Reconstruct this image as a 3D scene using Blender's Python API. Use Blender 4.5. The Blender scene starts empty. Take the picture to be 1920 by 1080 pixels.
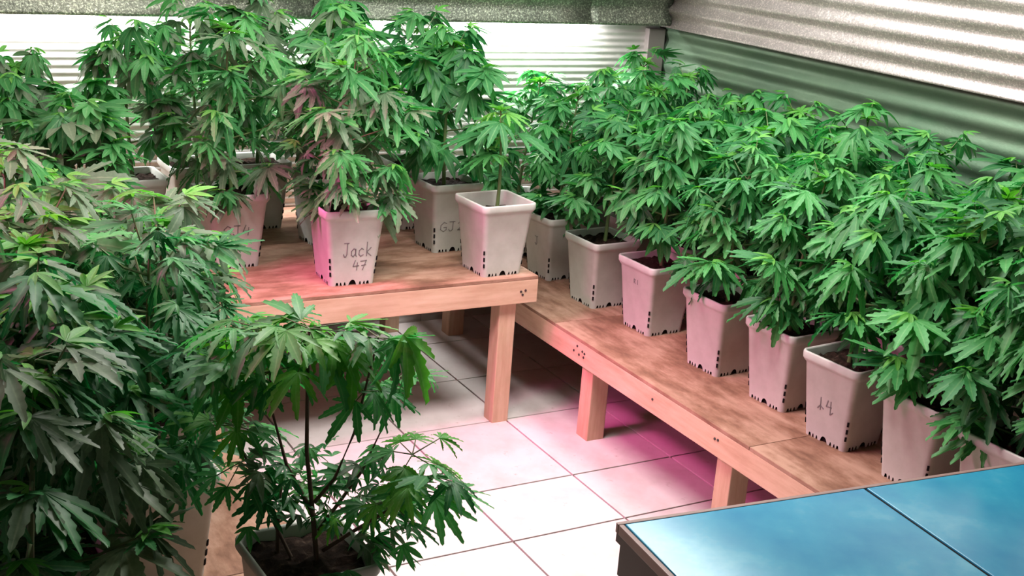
import bpy, bmesh, math, random
from mathutils import Vector, Matrix
PI = math.pi
sc = bpy.context.scene
col = sc.collection

# ------------------------------------------------------------------ camera, world, exposure
F_PX = 2308.5
YAW, PITCH, ROLL = 0.518689, 0.307118, -0.073062
cam_d = bpy.data.cameras.new('camera')
cam_d.sensor_fit = 'HORIZONTAL'; cam_d.sensor_width = 36.0
cam_d.lens = F_PX / 1920 * 36.0
cam_d.clip_start = 0.02; cam_d.clip_end = 50
cam = bpy.data.objects.new('camera', cam_d); col.objects.link(cam)
fw = Vector((math.sin(YAW)*math.cos(PITCH), math.cos(YAW)*math.cos(PITCH), -math.sin(PITCH)))
rt = Vector((math.cos(YAW), -math.sin(YAW), 0)); dn = fw.cross(rt)
cr, sr = math.cos(ROLL), math.sin(ROLL)
r2 = cr*rt + sr*dn; d2 = -sr*rt + cr*dn
M = Matrix.Identity(4)
for i in range(3):
    M[i][0] = r2[i]; M[i][1] = -d2[i]; M[i][2] = -fw[i]
M[0][3], M[1][3], M[2][3] = -1.6685, -2.8063, 1.8282
cam.matrix_world = M
sc.camera = cam
sc.view_settings.view_transform = 'Standard'; sc.view_settings.look = 'None'
sc.view_settings.gamma = 1.0; sc.view_settings.use_curve_mapping = False
sc.view_settings.exposure = 0.0
w = bpy.data.worlds.new('world'); sc.world = w; w.use_nodes = True
w.node_tree.nodes['Background'].inputs[0].default_value = (0.9, 0.92, 1, 1)
w.node_tree.nodes['Background'].inputs[1].default_value = 0.05

# lamp strengths (watts) and colours; the lamps themselves are built further down
WHITE = (1.0, 0.93, 0.90); COOL = (0.93, 1.0, 0.94); PURPLE = (1.0, 0.11, 0.44)
P_AISLE, P_RIGHT, P_BACK, P_PURPLE, P_TUBE, P_LEFT, P_PINK = 58, 29, 14, 11, 26, 12, 6.5

# ------------------------------------------------------------------ materials
MATS = {}
def nodes_of(name):
    m = bpy.data.materials.new(name); m.use_nodes = True
    MATS[name] = m
    nt = m.node_tree; b = nt.nodes['Principled BSDF']
    return m, nt, b
def N(nt, t, **kw):
    n = nt.nodes.new(t)
    for k, v in kw.items(): setattr(n, k, v)
    return n
def coords(nt, kind='Object', scale=(1, 1, 1)):
    tc = N(nt, 'ShaderNodeTexCoord'); mp = N(nt, 'ShaderNodeMapping')
    mp.inputs['Scale'].default_value = scale
    nt.links.new(tc.outputs[kind], mp.inputs['Vector']); return mp.outputs['Vector']
def noise(nt, vec, scale, detail=4, rough=.6):
    n = N(nt, 'ShaderNodeTexNoise'); n.inputs['Scale'].default_value = scale
    n.inputs['Detail'].default_value = detail; n.inputs['Roughness'].default_value = rough
    nt.links.new(vec, n.inputs['Vector']); return n.outputs['Fac']
def ramp(nt, fac, stops):
    r = N(nt, 'ShaderNodeValToRGB'); e = r.color_ramp.elements
    while len(e) < len(stops): e.new(.5)
    for k, (p, c) in enumerate(stops):
        e[k].position = p; e[k].color = (*c, 1)
    nt.links.new(fac, r.inputs['Fac']); return r.outputs['Color']
def mixc(nt, fac, a, b, mode='MIX'):
    n = N(nt, 'ShaderNodeMix', data_type='RGBA', blend_type=mode)
    for s, v in ((0, fac), (6, a), (7, b)):
        if hasattr(v, 'is_linked'): nt.links.new(v, n.inputs[s])
        elif s == 0: n.inputs[0].default_value = v
        else: n.inputs[s].default_value = (*v, 1)
    return n.outputs[2]
def bump(nt, b, fac, strength, dist=.002):
    n = N(nt, 'ShaderNodeBump'); n.inputs['Strength'].default_value = strength; n.inputs['Distance'].default_value = dist
    nt.links.new(fac, n.inputs['Height']); nt.links.new(n.outputs['Normal'], b.inputs['Normal'])
def objrand(nt):
    return N(nt, 'ShaderNodeObjectInfo').outputs['Random']

def plain(name, c, rough=.5, metal=0, spec=.5):
    m, nt, b = nodes_of(name)
    v = coords(nt); f = noise(nt, v, 9)
    cc = ramp(nt, f, [(.3, tuple(x*.85 for x in c)), (.7, c)])
    nt.links.new(cc, b.inputs['Base Color'])
    b.inputs['Roughness'].default_value = rough; b.inputs['Metallic'].default_value = metal
    b.inputs['Specular IOR Level'].default_value = spec
    return m

def tile_mat():
    m, nt, b = nodes_of('floor_tile')
    v = coords(nt, 'Object'); f = noise(nt, v, 6, 6, .65)
    c = ramp(nt, f, [(.25, (.52, .455, .43)), (.55, (.65, .59, .575)), (.8, (.71, .65, .64))])
    o = N(nt, 'ShaderNodeMath', operation='MULTIPLY_ADD'); nt.links.new(objrand(nt), o.inputs[0]); o.inputs[1].default_value = .12; o.inputs[2].default_value = .92
    h = N(nt, 'ShaderNodeHueSaturation'); nt.links.new(c, h.inputs['Color']); nt.links.new(o.outputs[0], h.inputs['Value'])
    # scuffed dirt
    f2 = noise(nt, v, 22, 5, .7)
    d = ramp(nt, f2, [(.62, (1, 1, 1)), (.75, (.62, .55, .5))])
    nt.links.new(mixc(nt, 1.0, h.outputs['Color'], d, 'MULTIPLY'), b.inputs['Base Color'])
    b.inputs['Roughness'].default_value = .38; b.inputs['Specular IOR Level'].default_value = .4
tile_mat()
plain('grout', (.10, .065, .05), .9)

def wood_mat(name, c1, c2, c3, axis=0, stain=0.0, rough=.65):
    m, nt, b = nodes_of(name)
    s = [7, 7, 7]; s[axis] = .7
    v = coords(nt, 'Object', tuple(s)); f = noise(nt, v, 6, 6, .6)
    c = ramp(nt, f, [(.3, c1), (.5, c2), (.72, c3)])
    if stain:
        v2 = coords(nt, 'Object', tuple(.6 if k == axis else 1.3 for k in range(3)))
        f2 = noise(nt, v2, 5.5, 8, .68)
        st = ramp(nt, f2, [(.42, (1, 1, 1)), (.54, (.60, .50, .44)), (.62, (.36, .27, .22)), (.74, (.22, .16, .13))])
        c = mixc(nt, stain, c, st, 'MULTIPLY')
    nt.links.new(c, b.inputs['Base Color'])
    b.inputs['Roughness'].default_value = rough; b.inputs['Specular IOR Level'].default_value = .3
    bump(nt, b, f, .25, .001)
PINE = ((.52, .33, .22), (.60, .40, .28), (.66, .46, .34))
PLY = ((.30, .175, .12), (.37, .22, .155), (.43, .27, .195))
for ax, nm in ((0, 'x'), (1, 'y'), (2, 'z')):
    wood_mat('pine_'+nm, *PINE, axis=ax, stain=.18)
    wood_mat('ply_'+nm, *PLY, axis=ax, stain=.85, rough=.7)
plain('screw_metal', (.04, .03, .03), .5)

def metal_mat(name, c1, c2, rough, speck=0, metal=.9, scale=30, glint_fleck=0):
    m, nt, b = nodes_of(name)
    v = coords(nt); f = noise(nt, v, 3, 5, .6)
    c = ramp(nt, f, [(.3, c1), (.7, c2)])
    g = noise(nt, v, scale, 3, .7)
    if glint_fleck:
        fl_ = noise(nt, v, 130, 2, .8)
        c = mixc(nt, glint_fleck, c, ramp(nt, fl_, [(.40, (.55, .55, .55)), (.55, (1, 1, 1)), (.66, (2.6, 2.6, 2.5))]), 'MULTIPLY')  # sparkle of the embossing painted into the base colour as flecks
    nt.links.new(c, b.inputs['Base Color'])
    b.inputs['Metallic'].default_value = metal
    r = N(nt, 'ShaderNodeMapRange'); nt.links.new(g, r.inputs[0])
    r.inputs[1].default_value = .3; r.inputs[2].default_value = .7
    r.inputs[3].default_value = rough-.08; r.inputs[4].default_value = rough+.1
    nt.links.new(r.outputs[0], b.inputs['Roughness'])
    if speck: bump(nt, b, g, speck, .004)
metal_mat('galv_fine', (.52, .50, .48), (.62, .60, .58), .48, .15, .65)
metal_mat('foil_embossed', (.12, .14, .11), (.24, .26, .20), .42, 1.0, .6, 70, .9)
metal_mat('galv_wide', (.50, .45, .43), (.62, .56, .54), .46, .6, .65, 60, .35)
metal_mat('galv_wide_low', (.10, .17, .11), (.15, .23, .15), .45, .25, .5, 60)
plain('corner_trim', (.20, .175, .165), .6, .2)
plain('ceiling_paint', (.30, .29, .28), .8)

def pot_mat():
    m, nt, b = nodes_of('pot_plastic')
    v = coords(nt); f = noise(nt, v, 14, 5, .6)
    c = ramp(nt, f, [(.3, (.43, .44, .395)), (.65, (.52, .53, .485))])
    o = N(nt, 'ShaderNodeMath', operation='MULTIPLY_ADD'); nt.links.new(objrand(nt), o.inputs[0]); o.inputs[1].default_value = .14; o.inputs[2].default_value = .9
    h = N(nt, 'ShaderNodeHueSaturation'); nt.links.new(c, h.inputs['Color']); nt.links.new(o.outputs[0], h.inputs['Value'])
    nt.links.new(h.outputs['Color'], b.inputs['Base Color'])
    b.inputs['Roughness'].default_value = .42
pot_mat()
plain('hole_black', (.012, .01, .01), .9, spec=.1)
plain('ink', (.17, .155, .15), .7)
def soil_mat():
    m, nt, b = nodes_of('soil')
    v = coords(nt); f = noise(nt, v, 60, 6, .7)
    c = ramp(nt, f, [(.3, (.008, .005, .004)), (.55, (.022, .013, .009)), (.82, (.10, .07, .05))])
    nt.links.new(c, b.inputs['Base Color']); b.inputs['Roughness'].default_value = .95; b.inputs['Specular IOR Level'].default_value = .1
    bump(nt, b, f, .9, .006)
soil_mat()

def leaf_mat(name, dark, light, mid, tr=.35, purple=0):
    m, nt, b = nodes_of(name)
    rnd = objrand(nt)
    c = ramp(nt, rnd, [(0, dark), (.6, tuple((a+d)/2 for a, d in zip(dark, light))), (1, light)])
    at = N(nt, 'ShaderNodeAttribute', attribute_name='mid')
    r = N(nt, 'ShaderNodeMapRange'); nt.links.new(at.outputs['Fac'], r.inputs[0])
    r.inputs[1].default_value = .8; r.inputs[2].default_value = 1.0; r.inputs[3].default_value = 0; r.inputs[4].default_value = .55
    c = mixc(nt, r.outputs[0], c, mid)
    v = coords(nt, 'Object'); f = noise(nt, v, 16, 3, .6)
    c = mixc(nt, 1.0, c, ramp(nt, f, [(.3, (.82, .85, .8)), (.7, (1.08, 1.05, 1.05))]), 'MULTIPLY')
    nt.links.new(c, b.inputs['Base Color'])
    b.inputs['Roughness'].default_value = .48; b.inputs['Specular IOR Level'].default_value = .38
    t = N(nt, 'ShaderNodeBsdfTranslucent')
    h = N(nt, 'ShaderNodeHueSaturation'); h.inputs['Saturation'].default_value = 1.15; h.inputs['Value'].default_value = 1.5
    nt.links.new(c, h.inputs['Color']); nt.links.new(h.outputs['Color'], t.inputs['Color'])
    ms = N(nt, 'ShaderNodeMixShader'); ms.inputs[0].default_value = tr
    nt.links.new(b.outputs[0], ms.inputs[1]); nt.links.new(t.outputs[0], ms.inputs[2])
    nt.links.new(ms.outputs[0], nt.nodes['Material Output'].inputs['Surface'])
leaf_mat('leaf_green', (.035, .19, .055), (.085, .34, .095), (.20, .44, .17))
leaf_mat('leaf_young', (.075, .29, .05), (.14, .42, .07), (.24, .48, .15))
leaf_mat('leaf_dark', (.018, .12, .040), (.045, .22, .065), (.13, .30, .11))
leaf_mat('leaf_dusky', (.075, .145, .075), (.165, .25, .145), (.24, .33, .20))
leaf_mat('leaf_yellow', (.28, .30, .06), (.40, .34, .10), (.45, .40, .18))
plain('stem_green', (.10, .16, .05), .6)
plain('stem_brown', (.09, .05, .03), .7)

# ------------------------------------------------------------------ mesh helpers
def link(name, me, mat=None, parent=None, smooth=False):
    o = bpy.data.objects.new(name, me); col.objects.link(o)
    if mat and not me.materials: me.materials.append(MATS[mat])
    if parent is not None: o.parent = parent
    if smooth:
        me.polygons.foreach_set('use_smooth', [True]*len(me.polygons))
    return o
def from_bm(name, bm):
    me = bpy.data.meshes.new(name); bm.to_mesh(me); bm.free(); return me
def from_data(name, v, f):
    me = bpy.data.meshes.new(name); me.from_pydata(v, [], f); me.update(); return me
def box_bm(bm, c, s, bev=0, rotz=0):
    r = bmesh.ops.create_cube(bm, size=1)
    vs = r['verts']
    bmesh.ops.scale(bm, vec=s, verts=vs)
    if bev:
        es = list({e for v in vs for e in v.link_edges})
        r = bmesh.ops.bevel(bm, geom=es, offset=bev, segments=2, affect='EDGES', profile=.6)
        vs = list({v for f in r['faces'] for v in f.verts} | {v for v in vs if v.is_valid})
    if rotz: bmesh.ops.rotate(bm, cent=(0, 0, 0), matrix=Matrix.Rotation(rotz, 3, 'Z'), verts=vs)
    bmesh.ops.translate(bm, vec=c, verts=vs)
    return bm
def box(name, c, s, mat, parent=None, bev=0, rotz=0):
    bm = box_bm(bmesh.new(), (0, 0, 0), s, bev)
    o = link(name, from_bm(name, bm), mat, parent)
    o.location = c; o.rotation_euler.z = rotz
    return o
def empty(name, loc, rz=0):
    o = bpy.data.objects.new(name, None); col.objects.link(o)
    o.location = loc; o.rotation_euler.z = rz; o.empty_display_size = .05
    return o
def tag(o, label=None, cat=None, group=None, kind=None):
    for k, v in (('label', label), ('category', cat), ('group', group), ('kind', kind)):
        if v: o[k] = v
    return o
def tube_data(V, Fs, pts, rad, sides=5):
    base = len(V); n = len(pts)
    for i, p in enumerate(pts):
        a = pts[max(i-1, 0)]; b = pts[min(i+1, n-1)]
        t = (b-a).normalized()
        u = t.cross(Vector((0, 0, 1)) if abs(t.z) < .9 else Vector((1, 0, 0))).normalized(); w_ = t.cross(u)
        for k in range(sides):
            an = 2*PI*k/sides
            V.append(tuple(p + rad[i]*(math.cos(an)*u + math.sin(an)*w_)))
    for i in range(n-1):
        for k in range(sides):
            k2 = (k+1) % sides
            Fs.append((base+i*sides+k, base+i*sides+k2, base+(i+1)*sides+k2, base+(i+1)*sides+k))
    Fs.append(tuple(base+(n-1)*sides+k for k in range(sides)))

# ------------------------------------------------------------------ the setting
X0, X1, Y0, Y1, ZC = -2.3, 1.70, -3.3, 1.88, 2.55
T = .4
# floor: grout bed with ceramic tiles
fl = box('floor', ((X0+X1)/2, (Y0+Y1)/2, -.055), (X1-X0+.2, Y1-Y0+.2, .1), 'grout')
tag(fl, 'cream ceramic tile floor with dark grout lines', None, None, 'structure')
bm = box_bm(bmesh.new(), (0, 0, 0), (1, 1, .012), 0)
tile_me = {}
def tile_mesh(sx, sy):
    k = (round(sx, 4), round(sy, 4))
    if k not in tile_me:
        b_ = box_bm(bmesh.new(), (0, 0, 0), (sx, sy, .012), .0016)
        tile_me[k] = from_bm('tile', b_)
    return tile_me[k]
bm.free()
ylines = [j*T for j in range(-8, 5)]
ylines[9] = .318           # this joint sits a little short of the grid
ylines = [Y0] + ylines + [Y1]
xlines = [X0] + [i*T for i in range(-5, 5)] + [X1]
G = .0035
for i in range(len(xlines)-1):
    for j in range(len(ylines)-1):
        a, b_, c, d = xlines[i], xlines[i+1], ylines[j], ylines[j+1]
        sx, sy = b_-a-2*G, d-c-2*G
        if sx < .02 or sy < .02: continue
        t = link('tile', tile_mesh(sx, sy), 'floor_tile', fl)
        t.location = ((a+b_)/2-fl.location.x, (c+d)/2-fl.location.y, .049+.0052)
# local z: floor box top is at world -.005; tile tops end near world z = 0

def corrugated(name, u0, u1, z0, z1, pitch, amp, mat, parent, axis, base, sign, per=12, usegs=2, sag=0):
    """sheet with ridges running along the wall; axis 'x': back wall (u = x, depth = y), 'y': side wall"""
    n = max(2, int((z1-z0)/pitch*per)); V = []; Fs = []
    for i in range(n+1):
        z = z0+(z1-z0)*i/n
        d = amp*math.cos(2*PI*(z-z0)/pitch)
        for k in range(usegs+1):
            u = u0+(u1-u0)*k/usegs
            dd = base+sign*d
            zz = z + sag*math.sin(u*2.1)
            V.append((u, dd, zz) if axis == 'x' else (dd, u, zz))
    for i in range(n):
        for k in range(usegs):
            a = i*(usegs+1)+k
            f = (a, a+1, a+usegs+2, a+usegs+1)
            Fs.append(f if (axis == 'x') == (sign < 0) else f[::-1])
    o = link(name, from_data(name, V, Fs), mat, parent, True)
    return o
ZE = 1.325
wb = box('wall_back', ((X0+X1)/2, Y1+.05, ZC/2), (X1-X0+.3, .06, ZC), 'corner_trim')
tag(wb, 'back wall clad in shiny silver ribbed metal sheet', None, None, 'structure')
def wchild(o, wobj):
    o.parent = wobj; o.matrix_parent_inverse = wobj.matrix_basis.inverted(); return o
bpy.context.view_layer.update()
for a, b_ in ((X0, -.62), (-.62, .55), (.55, X1-.02)):
    wchild(corrugated('ribbed_sheet', a, b_-.002, 0, ZE+.09, .0285, .0011, 'galv_fine', None, 'x', Y1-.006, -1, 8, 6), wb)
# upper cladding: embossed foil boards hung proud of the ribbed sheet
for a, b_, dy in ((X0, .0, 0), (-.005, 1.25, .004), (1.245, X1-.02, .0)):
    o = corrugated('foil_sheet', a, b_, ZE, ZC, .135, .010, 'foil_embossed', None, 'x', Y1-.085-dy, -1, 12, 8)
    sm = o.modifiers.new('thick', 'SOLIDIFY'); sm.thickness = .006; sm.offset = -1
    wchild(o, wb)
wr = box('wall_right', (X1+.06, (Y0+Y1)/2, ZC/2), (.06, Y1-Y0+.3, ZC), 'corner_trim')
tag(wr, 'right wall clad in broad corrugated galvanised sheet', None, None, 'structure')
bpy.context.view_layer.update()
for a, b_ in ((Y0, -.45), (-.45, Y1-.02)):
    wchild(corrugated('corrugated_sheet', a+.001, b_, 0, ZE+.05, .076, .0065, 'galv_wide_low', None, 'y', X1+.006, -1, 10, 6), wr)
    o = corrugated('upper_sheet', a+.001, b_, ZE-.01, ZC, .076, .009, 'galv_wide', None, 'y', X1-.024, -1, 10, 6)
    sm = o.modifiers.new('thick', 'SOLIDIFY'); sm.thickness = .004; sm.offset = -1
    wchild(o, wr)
tr = box('trim_1', (X1-.055, Y1-.02, ZE/2-.01), (.09, .035, ZE-.02), 'corner_trim', None, .004)
tag(tr, 'grey folded metal strip in the corner of the two walls', None, None, 'structure')
wl = box('wall_left', (X0-.03, (Y0+Y1)/2, ZC/2), (.06, Y1-Y0+.2, ZC), 'ceiling_paint')
tag(wl, 'plain painted left wall', None, None, 'structure')
wf = box('wall_front', ((X0+X1)/2, Y0-.03, ZC/2), (X1-X0+.2, .06, ZC), 'ceiling_paint')
tag(wf, 'plain painted wall behind the viewer', None, None, 'structure')
ce = box('ceiling', ((X0+X1)/2, (Y0+Y1)/2, ZC+.03), (X1-X0+.3, Y1-Y0+.3, .06), 'ceiling_paint')
tag(ce, 'pale plain ceiling over the grow room', None, None, 'structure')

# ------------------------------------------------------------------ lamps
def lamp_panel(loc, sx, sy, color, watts, label, tilt=(0, 0), hang=True, spread=180):
    root = empty('grow_light', loc); tag(root, label, 'lamp')
    if hang: root['group'] = 'hanging grow lights'
    body = box('housing', (0, 0, .03), (sx+.04, sy+.04, .05), 'lamp_housing', root, .006)
    df = box('diffuser', (0, 0, .0), (sx, sy, .008), 'diffuser_'+('p' if color == PURPLE else 'w'), root, .002)
    for a in (-1, 1):
        for b_ in (-1, 1):
            V = []; Fs = []
            top = ZC-loc[2]
            tube_data(V, Fs, [Vector((a*sx*.45, b_*sy*.45, .055)), Vector((a*sx*.3, b_*sy*.3, top))], [.002, .002], 5)
            link('hanger_wire', from_data('hanger_wire', V, Fs), 'lamp_housing', root)
    L = bpy.data.lights.new('grow_light_glow', 'AREA'); L.shape = 'RECTANGLE'; L.size = sx; L.size_y = sy
    L.energy = watts; L.color = color; L.spread = math.radians(spread)
    lo = bpy.data.objects.new('lamp_glow', L); col.objects.link(lo); lo.parent = root; lo.location = (0, 0, -.012)
    root.rotation_euler = (tilt[0], tilt[1], 0)
    return root
plain('lamp_housing', (.5, .5, .5), .4, .6)
for nm, c in (('diffuser_w', WHITE), ('diffuser_p', PURPLE)):
    m, nt, b = nodes_of(nm)
    b.inputs['Base Color'].default_value = (.9, .9, .9, 1)
    b.inputs['Emission Color'].default_value = (*c, 1); b.inputs['Emission Strength'].default_value = 2.0
lamp_panel((-.22, -.12, 2.2), .9, .5, WHITE, P_AISLE, 'long white LED grow panel hanging over the tiled aisle')
lamp_panel((1.05, .25, 2.2), .5, 1.8, COOL, P_RIGHT, 'long white LED grow panel hanging over the right bench')
lamp_panel((-.35, 1.35, 2.25), 1.4, .4, WHITE, P_BACK, 'white LED grow panel hanging over the back bench')
lamp_panel((-2.0, .0, 1.78), .25, .4, PURPLE, P_PURPLE, 'small purple LED grow panel tilted over the outer edge of the left bench', (0, math.radians(-58)), spread=110)
lamp_panel((-1.12, .58, 1.74), .22, .3, PURPLE, P_PINK, 'small purple LED grow panel tilted towards the tall back bench', (0, math.radians(-44)), spread=64)
lamp_panel((-1.4, .0, 2.25), .5, .9, WHITE, P_LEFT, 'white LED grow panel hanging over the left bench')
def added_tube(x0, x1, watts, label):  # unseen tubes, added to brighten the wall just below the foil edge
    root = empty('added_tube', ((x0+x1)/2, Y1-.045, ZE+.045)); tag(root, label, 'lamp', 'added unseen tubes behind the foil sheet')
    Lh = (x1-x0)/2
    V = []; Fs = []
    tube_data(V, Fs, [Vector((-Lh, 0, 0)), Vector((Lh, 0, 0))], [.011, .011], 10)
    link('tube', from_data('tube', V, Fs), 'diffuser_w', root, True)
    for s in (-1, 1):
        box('end_cap', (s*(Lh+.008), 0, 0), (.02, .028, .028), 'lamp_housing', root, .003)
    L = bpy.data.lights.new('tube_glow', 'AREA'); L.shape = 'RECTANGLE'; L.size = 2*Lh; L.size_y = .02
    L.energy = watts; L.color = (1, .96, .97)
    lo = bpy.data.objects.new('tube_light', L); col.objects.link(lo); lo.parent = root; lo.location = (0, -.0, -.015)
    lo.rotation_euler = (math.radians(8), 0, 0)
added_tube(-1.75, -.72, P_TUBE, 'added unseen white LED tube tucked behind the foil sheet, left end of back wall')
added_tube(-.62, .35, P_TUBE*.8, 'added unseen white LED tube tucked behind the foil sheet, middle of back wall')
added_tube(.60, 1.30, P_TUBE*.9, 'added unseen white LED tube tucked behind the foil sheet, near the wall corner')

# ------------------------------------------------------------------ benches
screw_me = None
def screw(parent, loc, axis):
    global screw_me
    if screw_me is None:
        b_ = bmesh.new(); bmesh.ops.create_cone(b_, cap_ends=True, segments=8, radius1=.0048, radius2=.004, depth=.003)
        screw_me = from_bm('screw', b_)
    o = link('screw', screw_me, 'screw_metal', parent); o.location = loc
    o.rotation_euler = (PI/2, 0, 0) if axis == 'y' else (0, -PI/2, 0)
def bench(loc, sx, sy, top, rail_h, legs, label, long_axis, leg=.066, seams=1, screws=()):
    """loc: front-left corner on the floor; parts sit in local coordinates"""
    root = empty('wooden_bench', loc); tag(root, label, 'bench', 'wooden plant benches')
    th = .012; L = 'x' if long_axis == 'x' else 'y'; S = 'y' if L == 'x' else 'x'
    n = seams+1
    for k in range(n):
        if L == 'x': box('top_board', (sx*(k+.5)/n, sy/2, top-th/2), (sx/n-.002, sy, th), 'ply_x', root, .0015)
        else: box('top_board', (sx/2, sy*(k+.5)/n, top-th/2), (sx, sy/n-.002, th), 'ply_y', root, .0015)
    zr = top-th-rail_h/2; rt_ = .028
    box('rail', (sx/2, rt_/2, zr), (sx, rt_, rail_h), 'pine_x', root, .002)
    box('rail', (sx/2, sy-rt_/2, zr), (sx, rt_, rail_h), 'pine_x', root, .002)
    box('rail', (rt_/2, sy/2, zr), (rt_, sy-2*rt_-.002, rail_h), 'pine_y', root, .002)
    box('rail', (sx-rt_/2, sy/2, zr), (rt_, sy-2*rt_-.002, rail_h), 'pine_y', root, .002)
    for (lx, ly) in legs:
        box('leg', (lx, ly, (top-th)/2), (leg, leg, top-th-.001), 'pine_z', root, .004)
    for s, ax in screws: screw(root, s, ax)
    return root
# back table: front edge y=.75, right edge x=.467
BT = (-1.75, .752); BTOP = .565
bench((BT[0], BT[1], 0), .467-BT[0], 1.868-BT[1], BTOP, .085,
      [(2.12, .064), (2.12, 1.06), (.08, .064), (.08, 1.06), (1.1, .7)],
      'tall pine bench along the back wall with brown plywood top', 'x', seams=1,
      screws=[((2.150, -.001, .512), 'y'), ((2.168, -.001, .515), 'y'), ((2.157, -.001, .500), 'y')])
RTOP = .376; RBX = .557; RBY = -1.45
def ry(y): return y-RBY
bench((RBX, RBY, 0), 1.665-RBX, 1.868-RBY, RTOP, .082,
      [(.064, ry(.565)), (.064, ry(-.215)), (.064, ry(-1.35)), (.064, ry(1.70)), (1.03, ry(.565)), (1.03, ry(-.215)), (1.03, ry(-1.35)), (1.03, ry(1.7))],
      'low pine bench along the right wall carrying rows of pots', 'y', leg=.072, seams=2,
      screws=[((-.001, ry(y), z), 'x') for y, z in ((.60, .345), (.62, .322), (.565, .336), (.55, .333), (.585, .318), (.555, .318),
              (.135, .330), (-.19, .334), (-.205, .336), (-.60, .325))])
LBX1, LBY0, LBY1 = -.80, -1.55, .60
bench((-2.2, LBY0, 0), LBX1+2.2, LBY1-LBY0, RTOP, .082,
      [(1.33, .08), (1.33, 1.05), (1.33, 2.07), (.08, .08), (.08, 2.07)],
      'low pine bench at left crowded with dark bushy plants', 'y', leg=.07, seams=1)

# ------------------------------------------------------------------ blue tiled table
bt = empty('tiled_table', (-.469, -1.153, 0), math.radians(-5.5))
tag(bt, 'low table topped with glossy blue tiles and dark wooden edge', 'table')
TZ = .75
def blue_mat():
    m, nt, b = nodes_of('blue_glaze')
    v = coords(nt); f = noise(nt, v, 5, 5, .6)
    c = ramp(nt, f, [(.3, (.010, .18, .34)), (.55, (.03, .26, .40)), (.75, (.12, .38, .48))])
    nt.links.new(c, b.inputs['Base Color']); b.inputs['Roughness'].default_value = .16
    g = noise(nt, v, 40, 4, .7); bump(nt, b, g, .05, .001)
blue_mat()
plain('table_dark', (.05, .028, .028), .5)
plain('table_edge', (.24, .15, .13), .5)
TW, TD = 1.0, 1.02
box('core', (TW/2, -TD/2, TZ-.014-.0125), (TW-.004, TD-.004, .025), 'table_dark', bt)
for s in (0, 1):
    xx = .012+s*.549
    wd = .541 if s == 0 else .427
    for r in range(2):
        yy0 = -.012-r*.506
        box('blue_tile', (xx+wd/2, yy0-.25, TZ-.0065), (wd, .498, .013), 'blue_glaze', bt, .002)
box('joint', (.557, -TD/2, TZ-.009), (.010, TD-.03, .012), 'hole_black', bt)
# edge trims
box('edge_strip', (TW/2, -.005, TZ-.011), (TW, .010, .020), 'table_edge', bt, .002)
box('edge_strip', (.005, -TD/2, TZ-.011), (.010, TD-.022, .020), 'table_edge', bt, .002)
box('edge_strip', (TW/2, -TD+.005, TZ-.011), (TW, .010, .020), 'table_edge', bt, .002)
box('edge_strip', (TW-.005, -TD/2, TZ-.011), (.010, TD-.022, .020), 'table_edge', bt, .002)
box('apron', (.014, -TD/2, TZ-.065), (.02, TD-.03, .075), 'table_dark', bt, .002)
box('apron', (TW-.014, -TD/2, TZ-.065), (.02, TD-.03, .075), 'table_dark', bt, .002)
box('apron', (TW/2, -.014, TZ-.065), (TW-.05, .02, .075), 'table_dark', bt, .002)
box('apron', (TW/2, -TD+.014, TZ-.065), (TW-.05, .02, .075), 'table_dark', bt, .002)
for a in (.055, TW-.055):
    for b_ in (-.055, -TD+.055):
        box('leg', (a, b_, (TZ-.04)/2), (.05, .05, TZ-.041), 'table_dark', bt, .003)

# ------------------------------------------------------------------ pots
PH, PB, PR = .26, .0775, .1015     # height, half base, half rim (inside the lip)
def half(z): return PB+(PR-PB)*z/PH
def rsq(h, rad, n=8, c=4):
    """rounded square outline, list of (x, y)"""
    pts = []
    for q in range(4):
        a0 = q*PI/2 - PI/4
        # side q faces direction angle q*90
        ca, sa = math.cos(q*PI/2), math.sin(q*PI/2)
        for k in range(n):
            s = -1+2*(k+.0)/n
            u = s*(h-rad)
            pts.append((ca*h-sa*u, sa*h+ca*u))
        for k in range(c):
            an = q*PI/2+(k+.0)/c*PI/2
            cx, cy = (h-rad)*(ca-sa), (h-rad)*(sa+ca)
            pts.append((cx+rad*math.cos(an), cy+rad*math.sin(an)))
    return pts
def notch(s):
    """height of the bottom edge for a position s in -1..1 across one side"""
    a = abs(s)
    if a < .2: return .019*math.sqrt(max(0, 1-(a/.2)**2))
    for c in (.42, .66, .86):
        if abs(a-c) < .05: return .012
    return 0
def pot_mesh():
    NS, CC = 44, 5
    rings = []
    def ring(h, z, rad, fn=None):
        pts = rsq(h, rad, NS, CC); out = []
        for i, (x, y) in enumerate(pts):
            j = i % (NS+CC)
            zz = z
            if fn and j < NS:
                zz = z+fn(-1+2*j/NS); k_ = half(zz)/h; x *= k_; y *= k_
            out.append((x, y, zz))
        rings.append(out)
    ring(PB, 0, .016, notch)
    ring(half(.02), .02, .016)
    ring(half(.225), .225, .016)
    ring(half(.228)+.004, .230, .018)
    ring(PR+.0045, .236, .019)
    ring(PR+.0065, .240, .02)
    ring(PR+.0068, .256, .02)
    ring(PR+.0055, .26, .02)
    ring(PR+.001, .2605, .018)
    ring(PR-.002, .256, .016)
    ring(half(.2)-.003, .19, .014)
    V = [v for r in rings for v in r]; n = len(rings[0]); Fs = []
    for i in range(len(rings)-1):
        for k in range(n):
            k2 = (k+1) % n
            Fs.append((i*n+k, i*n+k2, (i+1)*n+k2, (i+1)*n+k))
    me = from_data('pot', V, Fs)
    me.polygons.foreach_set('use_smooth', [True]*len(me.polygons))
    return me
POT = pot_mesh(); POT.materials.append(MATS['pot_plastic'])
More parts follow.
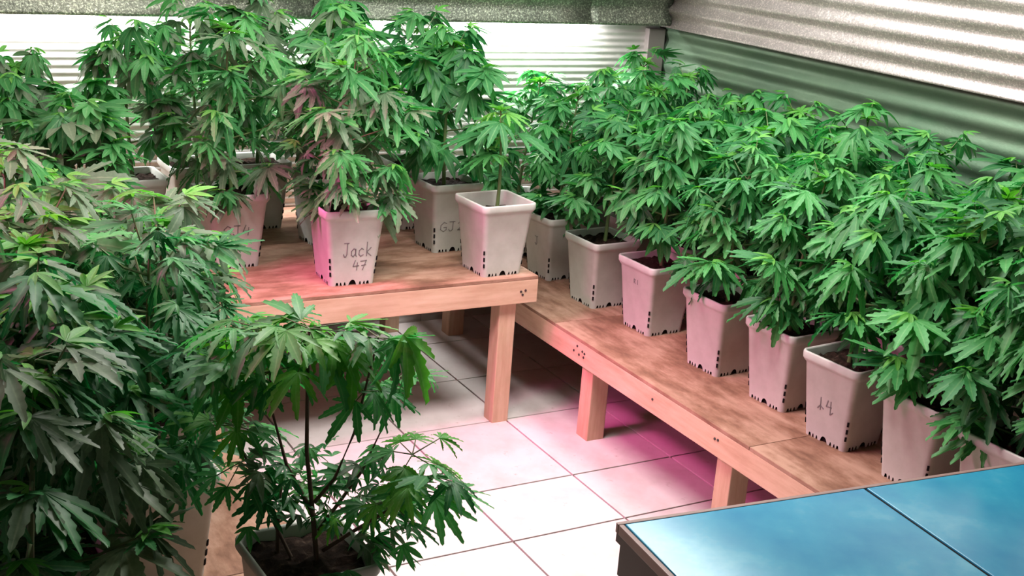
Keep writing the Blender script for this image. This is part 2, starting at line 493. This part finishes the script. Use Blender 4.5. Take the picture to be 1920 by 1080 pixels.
def holes_mesh():
    b_ = bmesh.new()
    for q in range(4):
        an = PI/4+q*PI/2
        for z in (.042, .066, .090):
            h = half(z); d = (h-.016)*math.sqrt(2)+.016+.0004
            bx = bmesh.ops.create_cube(b_, size=1)['verts']
            bmesh.ops.scale(b_, vec=(.004, .006, .014), verts=bx)
            bmesh.ops.rotate(b_, cent=(0, 0, 0), matrix=Matrix.Rotation(math.radians(5), 3, 'Y'), verts=bx)
            bmesh.ops.rotate(b_, cent=(0, 0, 0), matrix=Matrix.Rotation(an, 3, 'Z'), verts=bx)
            bmesh.ops.translate(b_, vec=(d*math.cos(an), d*math.sin(an), z), verts=bx)
    # dark core seen through the bottom notches
    bx = bmesh.ops.create_cube(b_, size=1)['verts']
    bmesh.ops.scale(b_, vec=(2*PB-.012, 2*PB-.012, .026), verts=bx); bmesh.ops.translate(b_, vec=(0, 0, .015), verts=bx)
    return from_bm('drain_holes', b_)
HOLES = holes_mesh(); HOLES.materials.append(MATS['hole_black'])
def soil_mesh(level, seed):
    rnd = random.Random(seed); h = half(level)-.004; n = 13; V = []; Fs = []
    for i in range(n+1):
        for j in range(n+1):
            V.append((-h+2*h*i/n, -h+2*h*j/n, level+rnd.uniform(-.006, .007)))
    for i in range(n):
        for j in range(n):
            a = i*(n+1)+j; Fs.append((a, a+n+1, a+n+2, a+1))
    me = from_data('soil', V, Fs); me.materials.append(MATS['soil']); return me
SOILS = [soil_mesh(.236, k) for k in range(3)]; SOIL_LOW = soil_mesh(.205, 9)

# handwriting: pen strokes laid on a pot face
GLY = {
 'J': [[(.15, 1), (.75, 1)], [(.55, 1), (.55, .2), (.42, .02), (.22, .02), (.1, .2)]],
 'a': [[(.7, .5), (.45, .58), (.15, .4), (.15, .12), (.4, .0), (.68, .2), (.7, .55), (.72, .1), (.85, .02)]],
 'c': [[(.75, .48), (.5, .58), (.2, .42), (.15, .15), (.4, .0), (.75, .1)]],
 'k': [[(.2, 1), (.2, 0)], [(.75, .6), (.2, .28), (.8, .0)]],
 '4': [[(.35, 1), (.1, .4), (.85, .45)], [(.65, .75), (.6, 0)]],
 '7': [[(.1, .9), (.85, .95), (.4, 0)], [(.25, .45), (.8, .5)]],
 'G': [[(.8, .85), (.5, 1), (.15, .7), (.15, .25), (.5, 0), (.8, .2), (.8, .45), (.5, .45)]],
 '2': [[(.15, .75), (.4, 1), (.75, .8), (.6, .45), (.15, .05), (.85, .05)]],
 'R': [[(.2, 0), (.2, 1), (.7, .9), (.65, .55), (.2, .5), (.75, 0)]],
 '1': [[(.5, 1), (.5, 0)]],
 'y': [[(.5, 1), (.5, .1)], [(.5, .45), (.2, .15)], [(.5, .4), (.85, .25)]],
 'h': [[(.3, 1), (.15, .55), (.7, .6)], [(.62, 1), (.62, .05), (.9, .25)]],
}
def writing(pot, text, face, cx, cz, h, wch, pen=.0030, slant=0):
    V = []; Fs = []
    for i, ch in enumerate(text):
        for st in GLY.get(ch, []):
            pts = [(cx+(i-len(text)/2+p[0])*wch+slant*p[1]*h, cz+(p[1]-.5)*h) for p in st]
            for (u0, v0), (u1, v1) in zip(pts[:-1], pts[1:]):
                du, dv = u1-u0, v1-v0; L = math.hypot(du, dv) or 1e-6
                nu, nv = -dv/L*pen/2, du/L*pen/2; eu, ev = du/L*pen*.4, dv/L*pen*.4
                q = [(u0-eu+nu, v0-ev+nv), (u0-eu-nu, v0-ev-nv), (u1+eu-nu, v1+ev-nv), (u1+eu+nu, v1+ev+nv)]
                b0 = len(V)
                for off in (.0012, -.001):
                    for u, v in q:
                        d = half(v)+off
                        V.append((u, -d, v) if face == 'front' else (-d, -u, v))
                Fs += [(b0, b0+1, b0+2, b0+3), (b0+7, b0+6, b0+5, b0+4)]
                for k in range(4): Fs.append((b0+k, b0+4+k, b0+4+(k+1) % 4, b0+(k+1) % 4))
    o = link('writing', from_data('writing', V, Fs), 'ink', pot)
    o['label'] = 'pencilled letters on the pot face'
    return o

# ------------------------------------------------------------------ leaves
def leaf_mesh(name, nl, droop, S, width, serr, seed, cup=.22):
    rnd = random.Random(seed); V = []; Fs = []; mid = []
    angs = {3: [0, 48, -48], 5: [0, 36, -36, 74, -74], 7: [0, 29, -29, 60, -60, 98, -98]}[nl]
    lens = {3: [1, .8, .8], 5: [1, .88, .88, .58, .58], 7: [1, .94, .94, .74, .74, .42, .42]}[nl]
    for a, l in zip(angs, lens):
        a = math.radians(a+rnd.uniform(-5, 5)); l *= rnd.uniform(.92, 1.06)
        dr = droop*rnd.uniform(.7, 1.3); ca, sa = math.cos(a), math.sin(a); tw = rnd.uniform(-.3, .3)
        b0 = len(V)
        for i in range(S+1):
            t = i/S
            w_ = width*l*2.05*(t**.75*(1-t)**.85 if 0 < t < 1 else 0)
            if i == 0: w_ = .012*l
            if serr and i % 2 == 0 and 0 < i < S: w_ *= .80
            # arc bending down
            ang = dr*t*1.15
            r = l*t*(1-.16*(dr*t)**2); z = -l*t*math.sin(ang)*.55
            for s in (-1, 0, 1):
                x = s*w_; zz = z+abs(s)*w_*cup + s*w_*tw
                fwd = r + (.05*l if serr and s and i % 2 and i < S else 0)
                V.append((x*ca+fwd*sa, -x*sa+fwd*ca, zz)); mid.append(1.0 if s == 0 else 0.0)
        for i in range(S):
            p = b0+i*3; q = p+3
            if i == S-1:
                Fs += [(p, p+1, q+1), (p+1, p+2, q+1)]
            else:
                Fs += [(p, p+1, q+1, q), (p+1, p+2, q+2, q+1)]
    # petiole
    me = from_data(name, V, [f[::-1] for f in Fs])
    at = me.attributes.new('mid', 'FLOAT', 'POINT'); at.data.foreach_set('value', mid)
    me.polygons.foreach_set('use_smooth', [True]*len(me.polygons))
    return me
LEAF = {}
def leafset(mat):
    L = {'fan': [], 'fine': [], 'young': []}
    for k in range(4):
        L['fan'].append(leaf_mesh('fan_leaf', 7 if k < 3 else 5, (.1, .35, .7, .45)[k], 6, (.20, .175, .165, .205)[k], False, k))
        L['fine'].append(leaf_mesh('fine_leaf', 7 if k < 3 else 5, (.1, .35, .7, .45)[k], 12, (.17, .155, .15, .18)[k], True, k+20))
    for k in range(3):
        L['young'].append(leaf_mesh('young_leaf', 5 if k < 2 else 3, (.2, .5, .35)[k], 4, .17, False, k+40, .4))
    for ms in L.values():
        for m in ms: m.materials.append(MATS[mat])
    return L
for nm in ('leaf_green', 'leaf_young', 'leaf_dark', 'leaf_dusky', 'leaf_yellow'): LEAF[nm] = leafset(nm)

def leaf_matrix(p, az, down, size, roll=0):
    d = Vector((math.cos(az)*math.cos(down), math.sin(az)*math.cos(down), -math.sin(down)))
    s = Vector((math.sin(az), -math.cos(az), 0))           # right-hand side
    n = s.cross(d)
    R = Matrix.Identity(4)
    q = Matrix.Rotation(roll, 3, d)
    s = q @ s; n = q @ n
    for i in range(3):
        R[i][0] = s[i]*size; R[i][1] = d[i]*size; R[i][2] = n[i]*size; R[i][3] = p[i]
    return R

PLANTS = []
def potted_plant(x, y, z, label, group, H=.5, R=.2, seed=0, rot=0, nodes=9, skip=0., mats=('leaf_green', 'leaf_young', 'leaf_dark'),
                 fine=False, text=None, size=1.0, droop=1.0, soil_low=False, lean=(0, 0), dens=1.0, style='bushy', bare=0, full=True):
    rnd = random.Random(seed*77+5)
    root = empty('potted_plant', (x, y, z), 0)
    tag(root, label, 'plant', group)
    pot = link('pot', POT, None, root); pot.rotation_euler.z = rot
    link('drain_holes', HOLES, None, pot)
    if text:
        for t in text: writing(pot, *t)
    so = link('soil', SOIL_LOW if soil_low else SOILS[seed % 3], None, root); so.rotation_euler.z = rot+(seed % 4)*PI/2
    zs = .20 if soil_low else .232
    kind = 'fine' if fine else 'fan'
    def put(p, az, down, sz, mat, kd, roll=0):
        if y+p.y > 1.74 or x+p.x > 1.64: return
        if y+p.y+math.sin(az)*sz*1.1 > 1.77: az = -az
        if x+p.x+math.cos(az)*sz*1.1 > 1.67: az = PI-az
        me = rnd.choice(LEAF[mat][kd])
        o = bpy.data.objects.new('leaf', me); col.objects.link(o); o.parent = root
        o.matrix_basis = leaf_matrix(p, az, down, sz, roll)
    def stem_at(t):
        return Vector((lean[0]*t*t+.012*math.sin(3*t+seed), lean[1]*t*t+.012*math.cos(2.3*t+seed), zs+H*t))
    pts = [stem_at(k/8) for k in range(9)]
    V = []; Fs = []
    tube_data(V, Fs, pts, [.0075*(1-.65*k/8) for k in range(9)], 7)
    link('stem', from_data('stem', V, Fs), 'stem_brown' if style == 'open' else 'stem_green', root, True)
    az0 = rnd.uniform(0, 2*PI)
    if style == 'single':
        for k, t in enumerate((.55, .72, .86, .96)):
            p = stem_at(t)
            for s in (0, 1):
                az = math.radians((200, 165, 235, 150)[k])+s*PI+rnd.uniform(-.2, .2)
                L = (.05, .06, .05, .02)[k]
                e = p+Vector((math.cos(az)*L, math.sin(az)*L, L*.35))
                V = []; Fs = []; tube_data(V, Fs, [p, e], [.0022, .0015], 4)
                link('petiole', from_data('petiole', V, Fs), 'stem_green', root)
                put(e, az, .15+.12*k*rnd.random(), (.13, .18, .155, .10)[k], 'leaf_young' if k > 2 else mats[0], 'fine', rnd.uniform(-.2, .2))
                if k < 3: put(p+Vector((0, 0, .01)), az+.9, .5, .055, mats[1], 'young')
        for k in range(4): put(stem_at(1), az0+k*PI/2, -.5, .06, 'leaf_young', 'young')
        return root
    for i in range(nodes):
        t = .05+.91*i/(nodes-1)
        if t < skip: continue
        p = stem_at(t)
        prof = .70+1.0*t if t < .3 else (1.0-.15*(t-.3)/.35 if t < .65 else .85-.62*(t-.65)/.35)
        for s in (0, 1):
            az = az0+i*PI/2+s*PI+rnd.uniform(-.35, .35)
            L = R*prof*rnd.uniform(.82, 1.15)
            el = math.radians(18+28*t+rnd.uniform(-8, 10))
            if t > .9: el = math.radians(60)
            hd = Vector((math.cos(az), math.sin(az), 0))
            if y+p.y+hd.y*L > 1.76: L = max(.02, (1.76-y-p.y)/hd.y)
            if x+p.x+hd.x*L > 1.65: L = max(.02, (1.65-x-p.x)/hd.x)
            up = L*math.tan(el)*.75
            a1 = p+hd*L*.5+Vector((0, 0, up*.32)); a2 = p+hd*L+Vector((0, 0, up))
            bp = [p, a1, a2]
            V = []; Fs = []; tube_data(V, Fs, bp, [.0034*(1.2-.5*t), .0026, .0014], 4)
            link('branch', from_data('branch', V, Fs), 'stem_green', root)
            # fan leaf where the branch leaves the stem
            pf = p+hd*L*rnd.uniform(.25, .5)+Vector((math.cos(az+1.2), math.sin(az+1.2), .1))*.03
            if t > bare and rnd.random() < .9*dens:
                put(pf, az+rnd.uniform(-.5, .5), droop*rnd.uniform(.15, .75), size*rnd.uniform(.10, .135)*(1.05-.3*t), rnd.choice((mats[0], mats[2])), kind, rnd.uniform(-.3, .3))
            fr = ((.55, .74, .93) if full else (.62, .9)) if t < .85 else (.8,)
            for f in fr:
                q = a1.lerp(a2, (f-.5)*2)
                for sg in (-1, 1):
                    if rnd.random() > dens: continue
                    az2 = az+sg*rnd.uniform(.7, 1.3)
                    e = q+Vector((math.cos(az2), math.sin(az2), .15))*rnd.uniform(.012, .03)
                    m_ = mats[0] if rnd.random() < .65 else mats[2]
                    put(e, az2, droop*rnd.uniform(-.35, 1.15), size*rnd.uniform(.055, .125), m_, kind, rnd.uniform(-.4, .4))
            # tip: one forward leaf and small upright young ones
            put(a2, az+rnd.uniform(-.3, .3), droop*rnd.uniform(-.1, .9), size*rnd.uniform(.07, .11), mats[0], kind, rnd.uniform(-.3, .3))
            put(a2+Vector((0, 0, .008)), az+rnd.uniform(-1.5, 1.5), rnd.uniform(-.5, .3), size*rnd.uniform(.045, .065), mats[1], 'young', rnd.uniform(-.3, .3))
    top = stem_at(1)
    for k in range(5):
        put(top, az0+k*1.26, rnd.uniform(-.7, .5), size*rnd.uniform(.05, .085), mats[1], 'young', rnd.uniform(-.3, .3))
    return root

def leggy_plant(x, y, z, label, group):
    """several thin woody shoots from one pot, leaf clusters at their tips, fine growth low down"""
    rnd = random.Random(5)
    root = tag(empty('potted_plant', (x, y, z)), label, 'plant', group)
    pot = link('pot', POT, None, root); pot.rotation_euler.z = .05
    link('drain_holes', HOLES, None, pot)
    link('soil', SOILS[1], None, root)
    ex, ey = math.cos(YAW), -math.sin(YAW)          # shoots fan out mostly along this direction
    def at(u, zz, d=0.0): return Vector((ex*u-ey*d, ey*u+ex*d, zz))
    def put(p, az, down, sz, mat, kd, roll=0):
        o = bpy.data.objects.new('leaf', rnd.choice(LEAF[mat][kd])); col.objects.link(o); o.parent = root
        o.matrix_basis = leaf_matrix(p, az, down, sz, roll)
    def rod(name, pts, r0, r1, mat):
        V = []; Fs = []; n = len(pts)
        tube_data(V, Fs, pts, [r0+(r1-r0)*k/(n-1) for k in range(n)], 6)
        link(name, from_data(name, V, Fs), mat, root, True)
    rod('stem', [at(.02, .22), at(.005, .36, .005), at(-.005, .46), at(-.008, .60, .01), at(-.005, .70)], .0052, .0026, 'stem_brown')
    shoots = [([at(.012, .33), at(-.045, .42, .02), at(-.075, .52, .03), at(-.085, .68, .03)], .0042),
              ([at(.012, .36), at(.05, .42, -.02), at(.085, .52, -.03), at(.12, .70, -.02)], .0042),
              ([at(.03, .26), at(.10, .33, -.03), at(.16, .385, -.05), at(.235, .45, -.04)], .0045),
              ([at(-.06, .22, .02), at(-.06, .30, .02), at(-.055, .38, .03)], .005),
              ([at(.02, .30), at(.09, .40, .06), at(.13, .50, .08), at(.15, .58, .1)], .0038),
              ([at(-.03, .24, .0), at(-.10, .34, .05), at(-.15, .45, .07), at(-.16, .58, .08)], .004)]
    for pts, r in shoots: rod('branch', pts, r, .0018, 'stem_brown')
    def cluster(p, n, s0, s1, mats, spread=.03, down=(-.35, .75)):
        a0 = rnd.uniform(0, 6)
        for k in range(n):
            az = a0+k*2.4
            e = p+Vector((math.cos(az), math.sin(az), rnd.uniform(-.6, .5)))*spread*rnd.uniform(.5, 1.3)
            rod('petiole', [p, e], .0013, .001, 'stem_green')
            put(e, az+rnd.uniform(-.4, .4), rnd.uniform(*down), rnd.uniform(s0, s1), rnd.choice(mats), 'fine', rnd.uniform(-.4, .4))
    A = ('leaf_green', 'leaf_green', 'leaf_young', 'leaf_dark'); Bm = ('leaf_young', 'leaf_green')
    cluster(at(-.005, .70), 9, .075, .125, Bm, .06, (-.3, .4)); cluster(at(-.006, .66), 6, .09, .13, Bm, .06, (-.1, .6))
    cluster(at(-.085, .68, .03), 9, .08, .12, Bm, .06, (-.3, .5)); cluster(at(-.08, .60, .03), 6, .07, .11, A, .05)
    cluster(at(.12, .70, -.02), 5, .06, .09, Bm, .03)
    put(at(.165, .715, -.04), -.55, .9, .13, 'leaf_young', 'fine', .3)
    put(at(.15, .70, -.05), -.9, 1.0, .12, 'leaf_green', 'fine', -.2)
    cluster(at(.10, .60, -.03), 5, .06, .09, A, .03)
    cluster(at(.235, .45, -.04), 8, .07, .11, A, .04); cluster(at(.21, .42, -.04), 6, .06, .10, A, .04, (.1, 1.0))
    cluster(at(.16, .40, -.05), 6, .05, .08, A, .04)
    cluster(at(.15, .58, .1), 6, .07, .10, A, .04); cluster(at(-.16, .58, .08), 9, .07, .12, A, .05)
    cluster(at(-.15, .47, .07), 8, .06, .10, A, .05); cluster(at(-.055, .38, .03), 5, .05, .08, A, .03)
    cluster(at(-.13, .64, .05), 7, .07, .11, Bm, .06, (-.2, .6)); cluster(at(.05, .67, .03), 6, .07, .10, Bm, .05, (-.2, .6))
    cluster(at(-.17, .66, .06), 7, .07, .11, A, .06, (-.2, .6)); cluster(at(-.14, .40, .06), 7, .05, .09, A, .06)
    cluster(at(.19, .48, -.02), 6, .06, .09, Bm, .05, (-.3, .5)); cluster(at(.09, .36, .04), 6, .05, .08, A, .05)
    D = ('leaf_dark', 'leaf_green', 'leaf_dusky')
    for k in range(85):
        p = at(rnd.uniform(-.13, .16), rnd.uniform(.30, .45), rnd.uniform(-.03, .13))
        put(p, rnd.uniform(0, 2*PI), rnd.uniform(-.2, .9), rnd.uniform(.035, .065), rnd.choice(D), 'young', rnd.uniform(-.5, .5))
    for k in range(26):
        p = at(rnd.uniform(.08, .20), rnd.uniform(.27, .36), rnd.uniform(-.06, .06))
        put(p, rnd.uniform(-1.4, .6), rnd.uniform(.1, .9), rnd.uniform(.04, .07), rnd.choice(D), 'young', rnd.uniform(-.5, .5))
    for k in range(3):
        put(at(.03+.03*k, .262+.01*k, -.10), -1.6, 1.2, .07, 'leaf_dark', 'young')
    return root

ORD = ('first', 'second', 'third', 'fourth', 'fifth', 'sixth', 'seventh', 'eighth', 'ninth')
# right bench, front row (from the wall corner towards the viewer)
GR = 'plants in the row along the aisle edge of the right bench'
row1 = [(1.62, .50, 'half hidden plant in white pot behind the corner of the tall back bench', None),
        (1.29, .50, 'plant whose white pot is partly hidden by the tall back bench corner', [('J', 'left', .0, .15, .035, .03, .0022)]),
        (.935, .44, 'plant in white pot beside the tall bench corner, soil showing, few low leaves', None),
        (.61, .48, 'plant in pinkish pot with tiny letters under the rim, facing the aisle', [('R1', 'left', .005, .185, .016, .016, .002)]),
        (.21, .48, 'low bushy plant in pinkish pot, fourth clear pot along the right bench', None),
        (-.10, .48, 'plant in pinkish pot directly behind the pot marked with two pen signs', None),
        (-.39, .46, 'plant in white pot marked with two pen signs, small leaf hanging over rim', [('yh', 'left', -.005, .115, .042, .034, .003)]),
        (-.69, .50, 'plant in tall looking white pot just beyond the edge of the blue table', None),
        (-.975, .44, 'small drooping plant in white pot cut off by the blue table edge', None)]
for k, (yy, H, lab, tx) in enumerate(row1):
    potted_plant(.865+(.0, -.01, -.02, .01, .005, .02, .0, .01, -.005)[k], yy, RTOP, lab, GR, H=H, R=.155, seed=100+k, rot=math.radians((0, 4, 3, 2, 3, 4, 5, 2, 3)[k]),
                 text=tx, nodes=9, skip=(.04, .04, .24, .20, .06, .10, .22, .16, .0)[k], lean=(.05, .0), fine=(k > 3), size=(1, 1, 1, 1.05, 1.1, 1.15, 1.2, 1.3, 1.1)[k])
G2 = 'plants in the middle row of the right bench'
for k, yy in enumerate((1.47, 1.12, .78, .42, .08, -.26, -.58, -.88)):
    potted_plant(1.15, yy, RTOP, ORD[k]+' plant from the wall corner in the middle row of the right bench', G2,
                 H=.52+.03*math.sin(k*2.1), R=.19, seed=130+k, rot=.05*k, nodes=9, skip=.12, fine=(k > 3), size=1.0+.04*k)
G3 = 'plants in the rear row of the right bench'
for k, yy in enumerate((1.62, 1.30, .96, .62, .28, -.06, -.40, -.72)):
    potted_plant(1.44, yy, RTOP, ORD[k]+' plant from the wall corner in the row against the right wall', G3,
                 H=.55+.035*math.sin(k*1.7+1), R=.18, seed=160+k, rot=.04*k, nodes=9, skip=.3, full=False)
# back table
GB = 'plants on the tall back bench'
MB = ('leaf_green', 'leaf_young', 'leaf_dusky')
potted_plant(.335, .865, BTOP, 'young single-stemmed plant with few broad leaves in unmarked pot at bench corner', GB, H=.37, R=.12, seed=1, rot=.06, soil_low=True, style='single')
potted_plant(-.20, .91, BTOP, 'tall plant in white pot with Jack 47 written on its face', GB, size=1.15, H=.53, R=.18, seed=2, rot=-.02, nodes=10, mats=MB, lean=(.03, 0), skip=.03,
             text=[('Jack', 'front', .012, .125, .048, .026, .003), ('47', 'front', .022, .070, .034, .026, .003)], fine=True)
potted_plant(-.51, 1.19, BTOP, 'tall plant in white pot with GJ4 written on its face', GB, size=1.15, H=.56, R=.20, seed=3, rot=.05, nodes=10, mats=MB, skip=.0,
             text=[('GJ4', 'front', -.005, .135, .036, .034, .003)], fine=True)
potted_plant(.295, 1.185, BTOP, 'plant in shaded white pot with GJ2 written on it, behind the single-stemmed one', GB, size=1.15, H=.52, R=.19, seed=4, rot=.06, skip=.1,
             text=[('GJ2', 'front', -.01, .10, .036, .036, .0025)])
potted_plant(.31, 1.51, BTOP, 'plant in shaded pot near the wall behind the GJ2 pot', GB, size=1.15, H=.53, R=.19, seed=5, rot=.03, skip=.1)
potted_plant(.04, 1.64, BTOP, 'plant in dim pot by the back wall seen between the Jack and GJ2 pots', GB, size=1.15, H=.58, R=.17, seed=13, rot=.03, skip=.1)
potted_plant(-.10, 1.36, BTOP, 'tall plant in dim pot right behind the Jack 47 pot', GB, size=1.15, H=.57, R=.18, seed=6, rot=.1, skip=.15, mats=MB)
potted_plant(-.28, 1.64, BTOP, 'tallest plant in dim pot against the back wall', GB, size=1.15, H=.63, R=.17, seed=7, rot=.05, skip=.1, mats=MB)
potted_plant(-.52, 1.62, BTOP, 'plant against the back wall behind the GJ4 pot', GB, size=1.15, H=.55, R=.18, seed=8, rot=.05, skip=.2, mats=MB)
potted_plant(-.78, 1.46, BTOP, 'plant left of the GJ4 pot with its top before the bright wall', GB, size=1.15, H=.50, R=.16, seed=9, rot=.05, skip=.2, mats=MB)
potted_plant(-1.16, 1.30, BTOP, 'leftmost plant at the far back against the glowing wall', GB, size=1.15, H=.42, R=.16, seed=10, rot=.05, skip=.15, mats=MB)
potted_plant(-1.02, 1.03, BTOP, 'plant at the left front of the tall back bench', GB, size=1.15, H=.32, R=.15, seed=11, rot=.05, skip=.1, mats=MB)
# left bench
GL = 'plants on the low left bench'
ML = ('leaf_dusky', 'leaf_young', 'leaf_green'); MD = ('leaf_dark', 'leaf_young', 'leaf_dark')
leggy_plant(-.955, -.855, RTOP, 'leggy branching plant in the nearest white pot at the bottom of the picture', GL)
potted_plant(-1.44, -.93, RTOP, 'large-leaved plant nearest the viewer at the lower left of the picture', GL, H=.46, R=.17, seed=61, rot=.1, nodes=9, mats=('leaf_dusky', 'leaf_young', 'leaf_dark'), fine=True, size=1.2)
potted_plant(-1.13, -.40, RTOP, 'dark small-leaved bushy plant in white pot left of the leggy one', GL, H=.50, R=.21, seed=22, rot=.1, nodes=13, mats=('leaf_dark', 'leaf_green', 'leaf_dark'), fine=True, size=.82)
L_REST = [(-1.40, -.66, .50, 'dark plant low at the left picture edge, behind the large-leaved nearest one'),
          (-1.37, -.38, .52, 'plant left of the dark small-leaved bushy plant on the left bench'),
          (-1.05, -.12, .48, 'third plant along the aisle edge of the left bench, counting the leggy one first'),
          (-1.28, -.12, .52, 'greyish plant halfway along the left bench, second in from the aisle edge'),
          (-1.57, .05, .52, 'mauve tinted plant at the left picture edge, furthest in from the aisle'),
          (-1.10, .14, .46, 'fourth plant along the aisle edge of the left bench, counting the leggy one first'),
          (-1.34, .18, .54, 'mauve tinted plant on the left bench, left of the fourth aisle-edge plant'),
          (-1.18, .42, .44, 'last plant along the aisle edge of the left bench, left of the GJ4 pot'),
          (-1.42, .45, .52, 'plant in the far left corner of the low left bench')]
for k, (xx, yy, H, lab) in enumerate(L_REST):
    potted_plant(xx, yy, RTOP, lab, GL, H=H, R=(.2, .2, .2, .19, .2, .14, .19, .10, .18, .2)[k], seed=30+k, rot=.04*k, nodes=10, skip=.1, mats=ML if k != 0 else MD, fine=True, size=1.22)
